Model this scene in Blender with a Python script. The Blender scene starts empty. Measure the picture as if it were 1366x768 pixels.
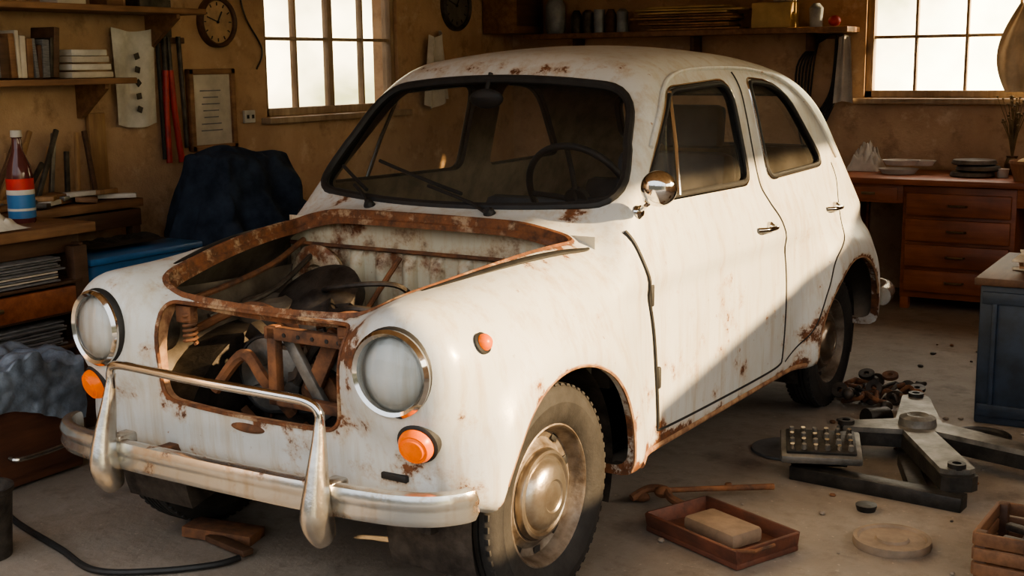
import bpy, bmesh, math, random
import numpy as np
from mathutils import Vector, Matrix, noise, geometry
random.seed(7)
S=bpy.context.scene; COL=S.collection
try:
    S.view_settings.view_transform='AgX'; S.view_settings.look='AgX - Medium High Contrast'
except Exception: pass
# ------------------------------------------------------------ materials
def nt(name):
    m=bpy.data.materials.new(name); m.use_nodes=True
    t=m.node_tree; b=t.nodes['Principled BSDF']; return m,t,b
def N(t,kind,**kw):
    n=t.nodes.new(kind)
    for k,v in kw.items():
        if k in n.inputs.keys(): n.inputs[k].default_value=v
        else: setattr(n,k,v)
    return n
def rgba(c): return (c[0],c[1],c[2],1)
def ramp(t,src,p0,c0,p1,c1):
    r=t.nodes.new('ShaderNodeValToRGB'); r.color_ramp.elements[0].position=p0; r.color_ramp.elements[0].color=rgba(c0)
    r.color_ramp.elements[1].position=p1; r.color_ramp.elements[1].color=rgba(c1); t.links.new(src,r.inputs[0]); return r.outputs[0]
def mixc(t,fac,a,b,bt='MIX'):
    m=t.nodes.new('ShaderNodeMix'); m.data_type='RGBA'; m.blend_type=bt
    for sock,v in ((0,fac),(6,a),(7,b)):
        if isinstance(v,(int,float)): m.inputs[sock].default_value=v
        elif isinstance(v,tuple): m.inputs[sock].default_value=rgba(v)
        else: t.links.new(v,m.inputs[sock])
    return m.outputs[2]
def coord(t,scale=(1,1,1)):
    c=t.nodes.new('ShaderNodeTexCoord'); m=t.nodes.new('ShaderNodeMapping'); m.inputs['Scale'].default_value=scale
    t.links.new(c.outputs['Object'],m.inputs[0]); return m.outputs[0]
def noi(t,vec,scale,detail=4,rough=.6):
    n=N(t,'ShaderNodeTexNoise',Scale=scale,Detail=detail,Roughness=rough); t.links.new(vec,n.inputs['Vector']); return n.outputs[0]
def bump(t,b,h,strength,dist=.01):
    u=N(t,'ShaderNodeBump',Strength=strength,Distance=dist); t.links.new(h,u.inputs['Height']); t.links.new(u.outputs[0],b.inputs['Normal'])
BL=(0,0,0);WH=(1,1,1)
def simple(name,c,rough=.6,metal=0,var=.35,sc=12,bs=.25,c2=None,spec=.5,stretch=(1,1,1)):
    m,t,b=nt(name); v=coord(t,stretch); n=noi(t,v,sc,6)
    d=c2 if c2 else tuple(x*(1-var) for x in c)
    col=ramp(t,n,.35,d,.65,c); t.links.new(col,b.inputs['Base Color'])
    b.inputs['Roughness'].default_value=rough; b.inputs['Metallic'].default_value=metal
    b.inputs['Specular IOR Level'].default_value=spec
    if bs: bump(t,b,noi(t,v,sc*4,5),bs,.004)
    return m
def wood(name,c1,c2,axis=0,rough=.6):
    m,t,b=nt(name); sc=[9,9,9]; sc[axis]=.8
    v=coord(t,tuple(sc)); n=noi(t,v,3,8,.65); col=ramp(t,n,.3,c2,.7,c1)
    n2=noi(t,coord(t),2.5,4); dark=ramp(t,n2,.3,(.55,.5,.45),.6,WH)
    t.links.new(mixc(t,1.0,col,dark,'MULTIPLY'),b.inputs['Base Color']); b.inputs['Roughness'].default_value=rough
    bump(t,b,n,.3,.004); return m
RUST1=(.24,.095,.04);RUST2=(.085,.04,.022)
def painted(name,c,c2,lo=.62,hi=.70,rough=.3,attr=False,scale=5.,drip=.85,dlo=.48):
    m,t,b=nt(name); v=coord(t)
    big=noi(t,v,1.6,5); base=ramp(t,big,.3,c2,.65,c)
    dirt=noi(t,coord(t,(9,9,.9)),2.2,6,.7); base=mixc(t,ramp(t,dirt,dlo,BL,.78,(drip,)*3),base,(c[0]*.66,c[1]*.51,c[2]*.34))
    soft=noi(t,v,3.4,7,.7); base=mixc(t,ramp(t,soft,.50,BL,.75,(.45,)*3),base,(c[0]*.80,c[1]*.72,c[2]*.60))
    n=noi(t,v,scale,10,.72); src=n
    if attr:
        a=t.nodes.new('ShaderNodeAttribute'); a.attribute_name='rust'
        ma=N(t,'ShaderNodeMath',operation='MULTIPLY_ADD'); t.links.new(a.outputs['Fac'],ma.inputs[0]); ma.inputs[1].default_value=.26; t.links.new(n,ma.inputs[2]); src=ma.outputs[0]
    mask=ramp(t,src,lo,BL,hi,WH)
    fine=noi(t,v,26,6,.7); rc=ramp(t,fine,.35,RUST2,.65,RUST1)
    spk=ramp(t,noi(t,v,30,5,.65),.685,BL,.72,(.8,.8,.8))
    halo=ramp(t,src,lo-.06,BL,lo+.01,(.55,.55,.55))
    base=mixc(t,halo,base,(.44,.30,.175)); base=mixc(t,spk,base,(.30,.17,.09))
    t.links.new(mixc(t,mask,base,rc),b.inputs['Base Color'])
    rr=t.nodes.new('ShaderNodeMapRange'); t.links.new(mask,rr.inputs[0]); rr.inputs[3].default_value=rough; rr.inputs[4].default_value=.9
    t.links.new(rr.outputs[0],b.inputs['Roughness'])
    b.inputs['Coat Weight'].default_value=.15; b.inputs['Coat Roughness'].default_value=.15
    mm=N(t,'ShaderNodeMath',operation='MULTIPLY_ADD'); t.links.new(mask,mm.inputs[0]); mm.inputs[1].default_value=.5; t.links.new(fine,mm.inputs[2])
    bump(t,b,mm.outputs[0],.18,.004); return m
paint=painted('car_paint',(.665,.685,.665),(.565,.58,.555),.652,.69,.32,True,5.5)
paint_in=painted('engine_bay_paint',(.68,.63,.48),(.50,.46,.34),.53,.62,.55,False,5)
lipm=painted('rusted_lip_paint',(.46,.36,.25),(.34,.23,.14),.385,.48,.5,False,9)
baydark=simple('bay_grime',(.17,.14,.105),.8,0,.5,7,.4,c2=(.06,.047,.035))
rust=simple('rusty_steel',(.27,.12,.055),.85,.1,.5,14,.6,c2=(.075,.042,.028))
rustlt=simple('rust_edge_paint',(.44,.27,.15),.8,.0,.5,20,.6,c2=(.17,.08,.045))
grime=simple('greasy_metal',(.11,.095,.08),.5,.5,.6,14,.5,c2=(.035,.03,.027))
headliner=simple('headliner',(.30,.24,.18),.9)
chrome=simple('worn_chrome',(.74,.72,.68),.10,1,.2,8,.04)
dullchrome=simple('dull_chrome',(.58,.56,.51),.25,.95,.35,10,.25,c2=(.38,.34,.29))
hubm=simple('hubcap_metal',(.46,.42,.36),.30,.9,.35,10,.3,c2=(.28,.23,.18))
black=simple('black_rubber',(.022,.022,.022),.6,0,.4,30,.2)
tyre_m=simple('tyre_rubber',(.030,.028,.026),.75,0,.5,18,.4)
wheelp=simple('wheel_paint',(.27,.235,.195),.5,.5,.5,16,.4,c2=(.11,.08,.055))
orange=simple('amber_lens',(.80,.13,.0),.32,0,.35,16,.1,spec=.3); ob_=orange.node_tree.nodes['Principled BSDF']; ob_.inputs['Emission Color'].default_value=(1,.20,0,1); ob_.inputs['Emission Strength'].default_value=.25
seat_m=simple('seat_vinyl',(.08,.09,.105),.6)
def glass(name,tint,dust,dustc=(.8,.75,.65),ribs=False):
    m=bpy.data.materials.new(name); m.use_nodes=True; t=m.node_tree; t.nodes.clear()
    o=t.nodes.new('ShaderNodeOutputMaterial'); tr=N(t,'ShaderNodeBsdfTransparent'); tr.inputs[0].default_value=rgba(tint)
    gl=N(t,'ShaderNodeBsdfGlossy'); gl.inputs['Roughness'].default_value=.02
    df=N(t,'ShaderNodeBsdfDiffuse'); df.inputs[0].default_value=rgba(dustc)
    fr=N(t,'ShaderNodeFresnel'); fr.inputs[0].default_value=1.45
    m1=t.nodes.new('ShaderNodeMixShader'); t.links.new(fr.outputs[0],m1.inputs[0]); t.links.new(tr.outputs[0],m1.inputs[1]); t.links.new(gl.outputs[0],m1.inputs[2])
    m2=t.nodes.new('ShaderNodeMixShader'); v=coord(t); n=noi(t,v,3,6)
    if ribs:
        w=N(t,'ShaderNodeTexWave',Scale=9.,Distortion=.1); t.links.new(v,w.inputs[0]); n=w.outputs[1]
        u=N(t,'ShaderNodeBump',Strength=.25,Distance=.002); t.links.new(n,u.inputs['Height'])
        for q in(gl,fr): t.links.new(u.outputs[0],q.inputs['Normal'])
    r=ramp(t,n,.3,(dust*.4,)*3,.75,(dust*1.5,)*3)
    t.links.new(r,m2.inputs[0]); t.links.new(m1.outputs[0],m2.inputs[1]); t.links.new(df.outputs[0],m2.inputs[2]); t.links.new(m2.outputs[0],o.inputs[0]); return m
glass_car=glass('car_glass',(.97,.98,.97),.015); glass_side=glass('side_glass',(.95,.97,.96),.06); glass_win=glass('window_glass',(1,.98,.92),.05); lens=glass('headlight_glass',(.97,.98,.98),.035,(.8,.8,.78),True)
# ------------------------------------------------------------ builder
class B:
    def __init__(s): s.v=[];s.f=[];s.m=[];s.mats=[]
    def mi(s,m):
        if m not in s.mats: s.mats.append(m)
        return s.mats.index(m)
    def add(s,v,f,mat,X=None):
        o=len(s.v); k=s.mi(mat)
        for p in v:
            p=Vector(p); s.v.append(tuple(X@p if X else p))
        for q in f: s.f.append([i+o for i in q]); s.m.append(k)
        return s
    def box(s,c,size,mat,rot=(0,0,0),bev=.004,X=None):
        bm=bmesh.new(); bmesh.ops.create_cube(bm,size=1); bmesh.ops.scale(bm,vec=size,verts=bm.verts)
        bv=min(bev,min(size)*.3)
        if bv>0: bmesh.ops.bevel(bm,geom=list(bm.edges),offset=bv,segments=2,affect='EDGES',profile=.5)
        R=Matrix.Translation(c)@Matrix.Rotation(rot[2],4,'Z')@Matrix.Rotation(rot[1],4,'Y')@Matrix.Rotation(rot[0],4,'X')
        if X: R=X@R
        v=[p.co.copy() for p in bm.verts]; bm.verts.index_update(); f=[[q.index for q in g.verts] for g in bm.faces]; bm.free()
        return s.add(v,f,mat,R)
    def lathe(s,prof,mat,X=None,seg=32,sq=(1,1)):
        v=[];f=[];n=len(prof)
        for i in range(seg):
            a=2*math.pi*i/seg
            for r,h in prof: v.append((r*math.cos(a)*sq[0],r*math.sin(a)*sq[1],h))
        for i in range(seg):
            j=(i+1)%seg
            for k in range(n-1): f.append([i*n+k,j*n+k,j*n+k+1,i*n+k+1])
        return s.add(v,f,mat,X)
    def cyl(s,p0,p1,r0,r1,mat,seg=20,X=None):
        p0=Vector(p0);p1=Vector(p1);d=p1-p0;L=d.length;Q=Matrix.Translation(p0)@d.to_track_quat('Z','Y').to_matrix().to_4x4()
        if X:Q=X@Q
        return s.lathe([(0,0),(r0,0),(r1,L),(0,L)],mat,Q,seg)
    def tube(s,pts,r,mat,seg=8,closed=False,X=None,flat=1.0):
        P=[Vector(p) for p in pts]; n=len(P); R=r if isinstance(r,(list,tuple)) else [r]*n
        T=[]
        for i in range(n):
            a=P[(i-1)%n] if (closed or i>0) else P[i]; c=P[(i+1)%n] if (closed or i<n-1) else P[i]
            T.append((c-a).normalized())
        up=Vector((0,0,1)) if abs(T[0].z)<.9 else Vector((1,0,0))
        u=(up-T[0]*up.dot(T[0])).normalized(); v=[];f=[]
        for i in range(n):
            u=(u-T[i]*u.dot(T[i])).normalized(); w=T[i].cross(u)
            for k in range(seg):
                a=2*math.pi*k/seg; v.append(P[i]+u*math.cos(a)*R[i]*flat+w*math.sin(a)*R[i])
        for i in range(n if closed else n-1):
            j=(i+1)%n
            for k in range(seg): l=(k+1)%seg; f.append([i*seg+k,i*seg+l,j*seg+l,j*seg+k])
        if not closed: f.append(list(range(seg))[::-1]); f.append([(n-1)*seg+k for k in range(seg)])
        return s.add(v,f,mat,X)
    def ball(s,c,r,mat,seg=20,X=None,rot=None):
        if isinstance(r,(int,float)): r=(r,r,r)
        n=seg//2; v=[];f=[]
        for i in range(n+1):
            th=math.pi*i/n
            for k in range(seg):
                a=2*math.pi*k/seg; v.append((r[0]*math.sin(th)*math.cos(a),r[1]*math.sin(th)*math.sin(a),r[2]*math.cos(th)))
        for i in range(n):
            for k in range(seg): l=(k+1)%seg; f.append([i*seg+k,(i+1)*seg+k,(i+1)*seg+l,i*seg+l])
        Q=Matrix.Translation(c)
        if rot: Q=Q@Matrix.Rotation(rot[2],4,'Z')@Matrix.Rotation(rot[1],4,'Y')@Matrix.Rotation(rot[0],4,'X')
        if X:Q=X@Q
        return s.add(v,f,mat,Q)
    def prism(s,poly,h0,h1,mat,X=None,ins=0):
        n=len(poly); v=[(p[0],p[1],h0) for p in poly]+[(p[0],p[1],h1) for p in poly]
        f=[list(range(n))[::-1],list(range(n,2*n))]+[[i,(i+1)%n,(i+1)%n+n,i+n] for i in range(n)]
        return s.add(v,f,mat,X)
    def grid(s,fn,nu,nv,mat,X=None,thick=0):
        v=[fn(i/(nu-1),j/(nv-1)) for i in range(nu) for j in range(nv)]
        f=[[i*nv+j,(i+1)*nv+j,(i+1)*nv+j+1,i*nv+j+1] for i in range(nu-1) for j in range(nv-1)]
        return s.add(v,f,mat,X)
    def done(s,name,parent=None,loc=(0,0,0),rot=(0,0,0),ang=38,recalc=True):
        me=bpy.data.meshes.new(name); me.from_pydata([tuple(p) for p in s.v],[],s.f); me.update()
        for m in s.mats: me.materials.append(m)
        me.polygons.foreach_set('material_index',s.m)
        if recalc:
            bm=bmesh.new(); bm.from_mesh(me); bmesh.ops.remove_doubles(bm,verts=bm.verts,dist=1e-5); bmesh.ops.recalc_face_normals(bm,faces=bm.faces); bm.to_mesh(me); bm.free()
        me.polygons.foreach_set('use_smooth',[True]*len(me.polygons)); me.set_sharp_from_angle(angle=math.radians(ang))
        o=bpy.data.objects.new(name,me); COL.objects.link(o); o.location=loc; o.rotation_euler=rot
        if parent: o.parent=parent
        return o
def spline(P,n=8,closed=False):
    P=[Vector(p) for p in P]; out=[]; m=len(P)
    for i in range(m if closed else m-1):
        g=lambda k:P[k%m] if closed else P[max(0,min(m-1,k))]
        a,b_,c,d=g(i-1),g(i),g(i+1),g(i+2)
        for k in range(n):
            t=k/n; out.append(.5*((2*b_)+(c-a)*t+(2*a-5*b_+4*c-d)*t*t+(-a+3*b_-3*c+d)*t**3))
    if not closed: out.append(P[-1])
    return out
def rpoly(P,r,n=6,sub=.03):
    m=len(P); R=r if isinstance(r,list) else [r]*m; o=[]
    for i in range(m):
        p=np.array(P[i],float);a=np.array(P[i-1],float)-p;c=np.array(P[(i+1)%m],float)-p
        rr=min(R[i],.48*np.hypot(*a),.48*np.hypot(*c)); s_=p+a/np.hypot(*a)*rr; e=p+c/np.hypot(*c)*rr
        for k in range(n+1):
            t=k/n; o.append((1-t)**2*s_+2*t*(1-t)*p+t*t*e)
    out=[]
    for i in range(len(o)):
        a=o[i];c=o[(i+1)%len(o)];L=np.hypot(*(c-a))
        if L<1e-6: continue
        k=max(1,int(L/sub))
        for j in range(k): out.append(a+(c-a)*j/k)
    return out
def empty(name,loc=(0,0,0),rz=0):
    e=bpy.data.objects.new(name,None); COL.objects.link(e); e.location=loc; e.rotation_euler=(0,0,rz); return e
# ------------------------------------------------------------ CAR body as implicit surface
def sm(a,b,k):
    h=np.maximum(k-np.abs(a-b),0)/k; return np.maximum(a,b)+h*h*k*.25
def smn(a,b,k): return -sm(-a,-b,k)
def st(x,a,b):
    t=np.clip((x-a)/(b-a),0,1); return t*t*(3-2*t)
ZH=.732
def F(x,y,z):
    xa=np.abs(x)
    W=.695-.26*np.maximum(0,z-.62)**2-.18*np.maximum(0,.45-z)**2
    r1=np.sqrt((y-.05)**2+(z-.30)**2); r2=np.sqrt((y-2.33)**2+(z-.30)**2)
    W=W+.040*np.exp(-((r1-.40)/.085)**2)+.035*np.exp(-((r2-.38)/.08)**2)
    W=W+.025*(1-st(y,.25,.6))*(1-st(z,.7,.95))
    W=W+.055*st(y,1.85,2.15)*(1-st(z,.70,.90))
    T=.865+.145*st(y,-.45,.55)-.70*np.maximum(0,y-2.28)**2-.06*xa**2
    k1=.36-.22*st(y,.3,.75)+.16*st(y,1.9,2.4)
    yf=-.425+.8*np.maximum(0,z-.62)**2+.5*np.maximum(0,.5-z)**2+.5*np.maximum(0,xa-.45)**2
    zmin=.25+.12*st(-y,.12,.35)+.13*st(y,2.6,2.8)
    lo=sm(xa-W,z-T,k1); lo=sm(lo,yf-y,.15); lo=sm(lo,y-(2.98-.2*xa**2),.30); lo=sm(lo,zmin-z,.05)
    zc=ZH+.04*st(y,-.3,.4)
    nose=np.sqrt((xa-.53)**2+(z-zc)**2)-.155+.02*st(y,-.1,.5)
    nose=sm(nose,-.462-y,.09); nose=sm(nose,y-.55,.3)
    lo=smn(lo,nose,.10)
    Wc=.650-.24*(z-1.0)-.25*np.maximum(0,z-1.25)**2
    roof=z-(1.525-.115*(y-1.45)**2-.20*xa**2)
    fp=(.475+.92*(z-1.03)+.20*xa**2-y)/1.36
    rp=(y-(2.87-.70*(z-1.0)-.25*xa**2))/1.23
    cb=sm(xa-Wc,roof,.13); cb=sm(cb,fp,.06); cb=sm(cb,rp,.30); cb=sm(cb,.80-z,.05)
    return smn(lo,cb,.05)
def grad(P,e=1e-4):
    g=np.zeros_like(P)
    for i in range(3):
        d=np.zeros(3);d[i]=e; g[:,i]=(F(*(P+d).T)-F(*(P-d).T))/(2*e)
    return g
def nets(level,h=.02):
    X=np.arange(-.86,.861,h);Y=np.arange(-.62,3.14,h);Z=np.arange(.14,1.62,h)
    G=np.meshgrid(X,Y,Z,indexing='ij'); V=F(*G)+level; s=V<0
    nx,ny,nz=V.shape; acc=np.zeros((nx-1,ny-1,nz-1,3)); cnt=np.zeros((nx-1,ny-1,nz-1))
    for ax in range(3):
        for b1 in (0,1):
            for b2 in (0,1):
                o0=[0,0,0]; oth=[i for i in range(3) if i!=ax]
                o0[oth[0]]=b1;o0[oth[1]]=b2;o1=list(o0);o1[ax]=1
                A=V[o0[0]:nx-1+o0[0],o0[1]:ny-1+o0[1],o0[2]:nz-1+o0[2]]; C=V[o1[0]:nx-1+o1[0],o1[1]:ny-1+o1[1],o1[2]:nz-1+o1[2]]
                m=(A<0)!=(C<0); t=np.where(m,A/(A-C+1e-20),0)
                for i in range(3): acc[...,i]+=np.where(m,o0[i]+(t if i==ax else 0),0)
                cnt+=m
    act=cnt>0; idx=-np.ones(act.shape,int); idx[act]=np.arange(act.sum())
    c=np.argwhere(act); P=(acc[act]/cnt[act][:,None]+c)*h+np.array([X[0],Y[0],Z[0]])
    for _ in range(4):
        v=F(*P.T)+level; g=grad(P); P=P-g*(v/(np.sum(g*g,1)+1e-9))[:,None]
    quads=[]
    for ax in range(3):
        b_,c_=[(1,2),(2,0),(0,1)][ax]
        s0=[slice(None)]*3; s1=[slice(None)]*3; s0[ax]=slice(0,-1); s1[ax]=slice(1,None)
        ch=s[tuple(s0)]!=s[tuple(s1)]; E=np.argwhere(ch); ins=s[tuple(s0)][ch]
        ok=(E[:,b_]>0)&(E[:,c_]>0)&(E[:,b_]<V.shape[b_]-1)&(E[:,c_]<V.shape[c_]-1); E=E[ok];ins=ins[ok]
        eb=np.zeros(3,int);eb[b_]=1;ec=np.zeros(3,int);ec[c_]=1
        g=lambda Q:idx[Q[:,0],Q[:,1],Q[:,2]]
        q=np.stack([g(E-eb-ec),g(E-ec),g(E),g(E-eb)],1); q[~ins]=q[~ins][:,::-1]; quads.append(q)
    return P,np.concatenate(quads)
def hit(O,D,L=2.6,n=380):
    O=np.asarray(O,float); D=np.asarray(D,float); t=np.linspace(0,L,n)
    vals=np.stack([F(*(O+D*q).T) for q in t],1); neg=vals<0; k=np.argmax(neg,1); k=np.clip(k,1,None)
    miss=~neg.any(1)
    if miss.any(): k[miss]=np.clip(np.argmin(vals[miss],1),1,None)
    a=t[k-1].copy();b_=t[k].copy()
    for _ in range(18):
        m=(a+b_)/2; v=F(*(O+D*m[:,None]).T); a=np.where(v>0,m,a); b_=np.where(v>0,b_,m)
    return O+D*((a+b_)/2)[:,None]
AX={'x':(np.array([1.,0,0]),lambda p:(1.0,p[0],p[1])),'-x':(np.array([-1.,0,0]),lambda p:(-1.0,p[0],p[1])),
    'f':(np.array([0,-1.,0]),lambda p:(p[0],-.8,p[1])),'r':(np.array([0,1.,0]),lambda p:(p[0],3.3,p[1])),'h':(np.array([0,0,1.]),lambda p:(p[0],p[1],1.12))}
def project(pts,ax):
    d,fn=AX[ax]; return hit(np.array([fn(p) for p in pts]),-d)
def patch(outline,ax,sp=.035):
    O=[Vector((p[0],p[1])) for p in outline]; n=len(O)
    xs=[p.x for p in O];ys=[p.y for p in O]; pts=list(O)
    def inside(q):
        c=False
        for i in range(n):
            a=O[i];b_=O[i-1]
            if (a.y>q[1])!=(b_.y>q[1]) and q[0]<(b_.x-a.x)*(q[1]-a.y)/(b_.y-a.y)+a.x: c=not c
        return c
    x=min(xs)+sp/2
    A=np.array([(p.x,p.y) for p in O])
    while x<max(xs):
        y=min(ys)+sp/2
        while y<max(ys):
            if inside((x,y)) and np.min(np.hypot(A[:,0]-x,A[:,1]-y))>sp*.45: pts.append(Vector((x,y)))
            y+=sp
        x+=sp
    r=geometry.delaunay_2d_cdt(pts,[(i,(i+1)%n) for i in range(n)],[],1,1e-6)
    v2=[(p.x,p.y) for p in r[0]]; return v2,[list(f) for f in r[2]],project(v2,ax)
def cutter(outline,ax,dout,din,mi=0):
    v2,tr,P=patch(outline,ax,.06); d=AX[ax][0]; n=len(v2)
    V=list(P+d*dout)+list(P-d*din); ed={}
    for f in tr:
        for i in range(3): ed[(f[i],f[(i+1)%3])]=1
    f=[t for t in tr]+[[i+n for i in t[::-1]] for t in tr]
    for (a,c) in ed:
        if (c,a) not in ed: f.append([c,a,a+n,c+n])
    return V,f,mi
W_FRONT=rpoly([(.640,1.045),(.985,1.365),(1.47,1.385),(1.465,1.035)],[.05,.05,.09,.06])
W_REAR=rpoly([(1.655,1.035),(1.655,1.385),(1.96,1.365),(2.25,1.045)],[.05,.05,.22,.09])
WS=rpoly([(-.61,1.035),(-.50,1.375),(.50,1.375),(.61,1.035)],[.10,.10,.10,.10])
WS=[np.array([p[0],p[1]+.035*(1-(p[0]/.5)**2)*(1 if p[1]>1.2 else -.45)]) for p in WS]
BACK=rpoly([(-.52,1.07),(-.44,1.32),(.44,1.32),(.52,1.07)],[.10]*4)
HOOD=rpoly([(-.405,-.335),(-.48,-.05),(-.545,.39),(.545,.39),(.48,-.05),(.405,-.335)],[.05,.2,.05,.05,.2,.05])
HOOD=[np.array([p[0],p[1]-(.03*(1-(p[0]/.5)**2) if p[1]>.3 else 0)-(.025*(1-(p[0]/.4)**2) if p[1]<-.3 else 0)]) for p in HOOD]
GRIL=rpoly([(-.325,.545),(-.340,.812),(.340,.812),(.325,.545)],[.05,.03,.03,.05])
GRIL=[np.array([p[0],p[1]-(.012*(1-(p[0]/.33)**2) if p[1]<.6 else 0)]) for p in GRIL]
Po,Qo=nets(0.0); Pi,Qi=nets(.028)
V=np.concatenate([Po,Pi]); fo=[q.tolist() for q in Qo]+[(q[::-1]+len(Po)).tolist() for q in Qi]
me=bpy.data.meshes.new('shell'); me.from_pydata(V.tolist(),[],fo); me.update()
bayhi=.44
mats=[paint,baydark,rustlt,headliner,black]
for m in mats: me.materials.append(m)
cen=V[np.array([q for q in fo])].mean(1)
mi=np.where(np.arange(len(fo))<len(Qo),0,np.where(cen[:,1]<bayhi,1,3)).astype(int); me.polygons.foreach_set('material_index',mi.tolist())
shell=bpy.data.objects.new('shell',me); COL.objects.link(shell)
def mkcut(parts):
    cv=[];cf=[];cm=[]
    for v,f,m in parts:
        o=len(cv); cv.extend([tuple(p) for p in v]); cf.extend([[i+o for i in q] for q in f]); cm.extend([m]*len(f))
    c=bpy.data.meshes.new('cut'); c.from_pydata(cv,[],cf); c.update()
    for m in mats: c.materials.append(m)
    c.polygons.foreach_set('material_index',cm)
    bm=bmesh.new(); bm.from_mesh(c); bmesh.ops.recalc_face_normals(bm,faces=bm.faces); bm.to_mesh(c); bm.free()
    o=bpy.data.objects.new('cut',c); COL.objects.link(o)
    md=shell.modifiers.new('b','BOOLEAN'); md.object=o; md.operation='DIFFERENCE'; md.solver='EXACT'; return o
arch=[]
for yc,r in((.05,.362),(2.33,.352)):
    for sx in(1,-1):
        n=64; vv=[(sx*x,yc+r*math.cos(2*math.pi*i/n),.30+r*math.sin(2*math.pi*i/n)) for x in(.42,.95) for i in range(n)]
        ff=[list(range(n))[::-1],list(range(n,2*n))]+[[i,(i+1)%n,(i+1)%n+n,i+n] for i in range(n)]
        arch.append((vv,ff,0))
cuts=[mkcut(arch),mkcut([cutter(o,a,.08,.10,4) for a in('x','-x') for o in(W_FRONT,W_REAR)]),mkcut([cutter(WS,'f',.10,.14,4),cutter(BACK,'r',.12,.16,4)]),mkcut([cutter(HOOD,'h',.12,.11,2)]),mkcut([cutter(GRIL,'f',.10,.10,2)])]
dg=bpy.context.evaluated_depsgraph_get(); dg.update()
body=bpy.data.meshes.new_from_object(shell.evaluated_get(dg)) 
bpy.data.objects.remove(shell)
for c_ in cuts: bpy.data.objects.remove(c_)
n=len(body.vertices); C=np.zeros(n*3); body.vertices.foreach_get('co',C); C=C.reshape(-1,3)
def dist2(A,B_):
    B_=np.array(B_); out=np.full(len(A),9.)
    for b_ in B_: out=np.minimum(out,np.hypot(A[:,0]-b_[0],A[:,1]-b_[1]))
    return out
ra=np.zeros(n)
d=np.where(C[:,2]>.75,dist2(C[:,[0,1]],HOOD),9); ra=np.maximum(ra,np.exp(-(d/.024)**2)*.9); ra=np.maximum(ra,np.exp(-(d/.08)**2)*.35)
d=np.where(C[:,1]<-.2,dist2(C[:,[0,2]],GRIL),9); ra=np.maximum(ra,np.exp(-(d/.016)**2)*.7); ra=np.maximum(ra,np.exp(-(d/.10)**2)*.36)
ra=np.maximum(ra,.85*(1-st(C[:,2],.26,.35))*(C[:,1]>.3)*(C[:,1]<2.1))
for yc in(.05,2.33):
    rr=np.hypot(C[:,1]-yc,C[:,2]-.3); ra=np.maximum(ra,np.where(np.abs(C[:,0])>.6,np.exp(-((rr-.355)/.014)**2)*.75,0))
ra=np.maximum(ra,.62*np.exp(-((C[:,1]-.50)/.10)**2)*np.exp(-((C[:,2]-1.0)/.06)**2)*np.exp(-((np.abs(C[:,0])-.50)/.15)**2))
ra=np.maximum(ra,.45*np.exp(-((C[:,2]-1.44)/.03)**2)*(C[:,1]<1.05))
ra=np.maximum(ra,.28*(1-st(C[:,2],.4,.7)))
at=body.attributes.new('rust','FLOAT','POINT'); at.data.foreach_set('value',ra)
body.polygons.foreach_set('use_smooth',[True]*len(body.polygons)); body.set_sharp_from_angle(angle=math.radians(32))
CAR=empty('vintage_car',(0,0,0),-.0352)
ob=bpy.data.objects.new('body_shell',body); COL.objects.link(ob); ob.parent=CAR
g=B()
for a,o,m in(('x',W_FRONT,glass_side),('-x',W_FRONT,glass_side),('x',W_REAR,glass_side),('-x',W_REAR,glass_side),('f',WS,glass_car),('r',BACK,glass_side)):
    v2,tr,P=patch(o,a,.05); g.add([tuple(p) for p in (P-AX[a][0]*.018)],tr,m)
g.done('window_glazing',CAR,recalc=False)
def loop3(o,ax,off=0): return [tuple(p) for p in project(o,ax)+AX[ax][0]*off]
g=B()
g.tube(loop3(WS,'f'),.015,black,8,True)
g.tube(loop3(BACK,'r'),.013,black,8,True)
for a in('x','-x'):
    g.tube(loop3(W_FRONT,a),.010,black,8,True); g.tube(loop3(W_REAR,a),.010,black,8,True)
g.done('window_gaskets',CAR)
g=B()
for a in('x','-x'):
    g.tube(loop3([np.mean(np.array(W_FRONT),0)+(p-np.mean(np.array(W_FRONT),0))*np.array([1.035,1.07]) for p in W_FRONT],a),.005,chrome,6,True)
    g.tube(loop3([np.mean(np.array(W_REAR),0)+(p-np.mean(np.array(W_REAR),0))*np.array([1.045,1.07]) for p in W_REAR],a),.005,chrome,6,True)
    g.tube(loop3([(.985,1.365),(.93,1.20),(.88,1.04)],a,.004),.008,chrome,8)
    gp=[(.76,1.20),(.85,1.29),(.94,1.365),(1.05,1.41),(1.2,1.432),(1.5,1.438),(1.8,1.425),(2.05,1.375),(2.28,1.22),(2.42,1.06)]
    g.tube([p for p in loop3([np.array(p[:2]) for p in spline([(a_,b_,0) for a_,b_ in gp],6)],a,.004)],.008,paint,8)
g.done('chrome_window_trim',CAR)
g=B()
sf=[(.515,.965),(.545,.88),(.575,.77),(.605,.64),(.625,.49),(.64,.34)]
sb=[(.64,.34),(.70,.325),(1.2,.315),(1.64,.315),(1.705,.34)]
sr=[(1.705,.34),(1.725,.57),(1.69,.83),(1.60,.95),(1.555,1.04),(1.56,1.25),(1.565,1.42)]
s2=[(1.74,.32),(1.92,.40),(2.02,.56),(2.10,.68),(2.27,.78),(2.37,.95),(2.35,1.04)]
for a in('x','-x'):
    for pth,r in((sf,.0085),(sb,.005),(sr,.005),(s2,.0035)):
        q=[np.array(p[:2]) for p in spline([(u,v_,0) for u,v_ in pth],8)]
        g.tube(loop3(q,a,-.001),r,black,6)
g.done('door_seams',CAR)
g=B()
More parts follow.
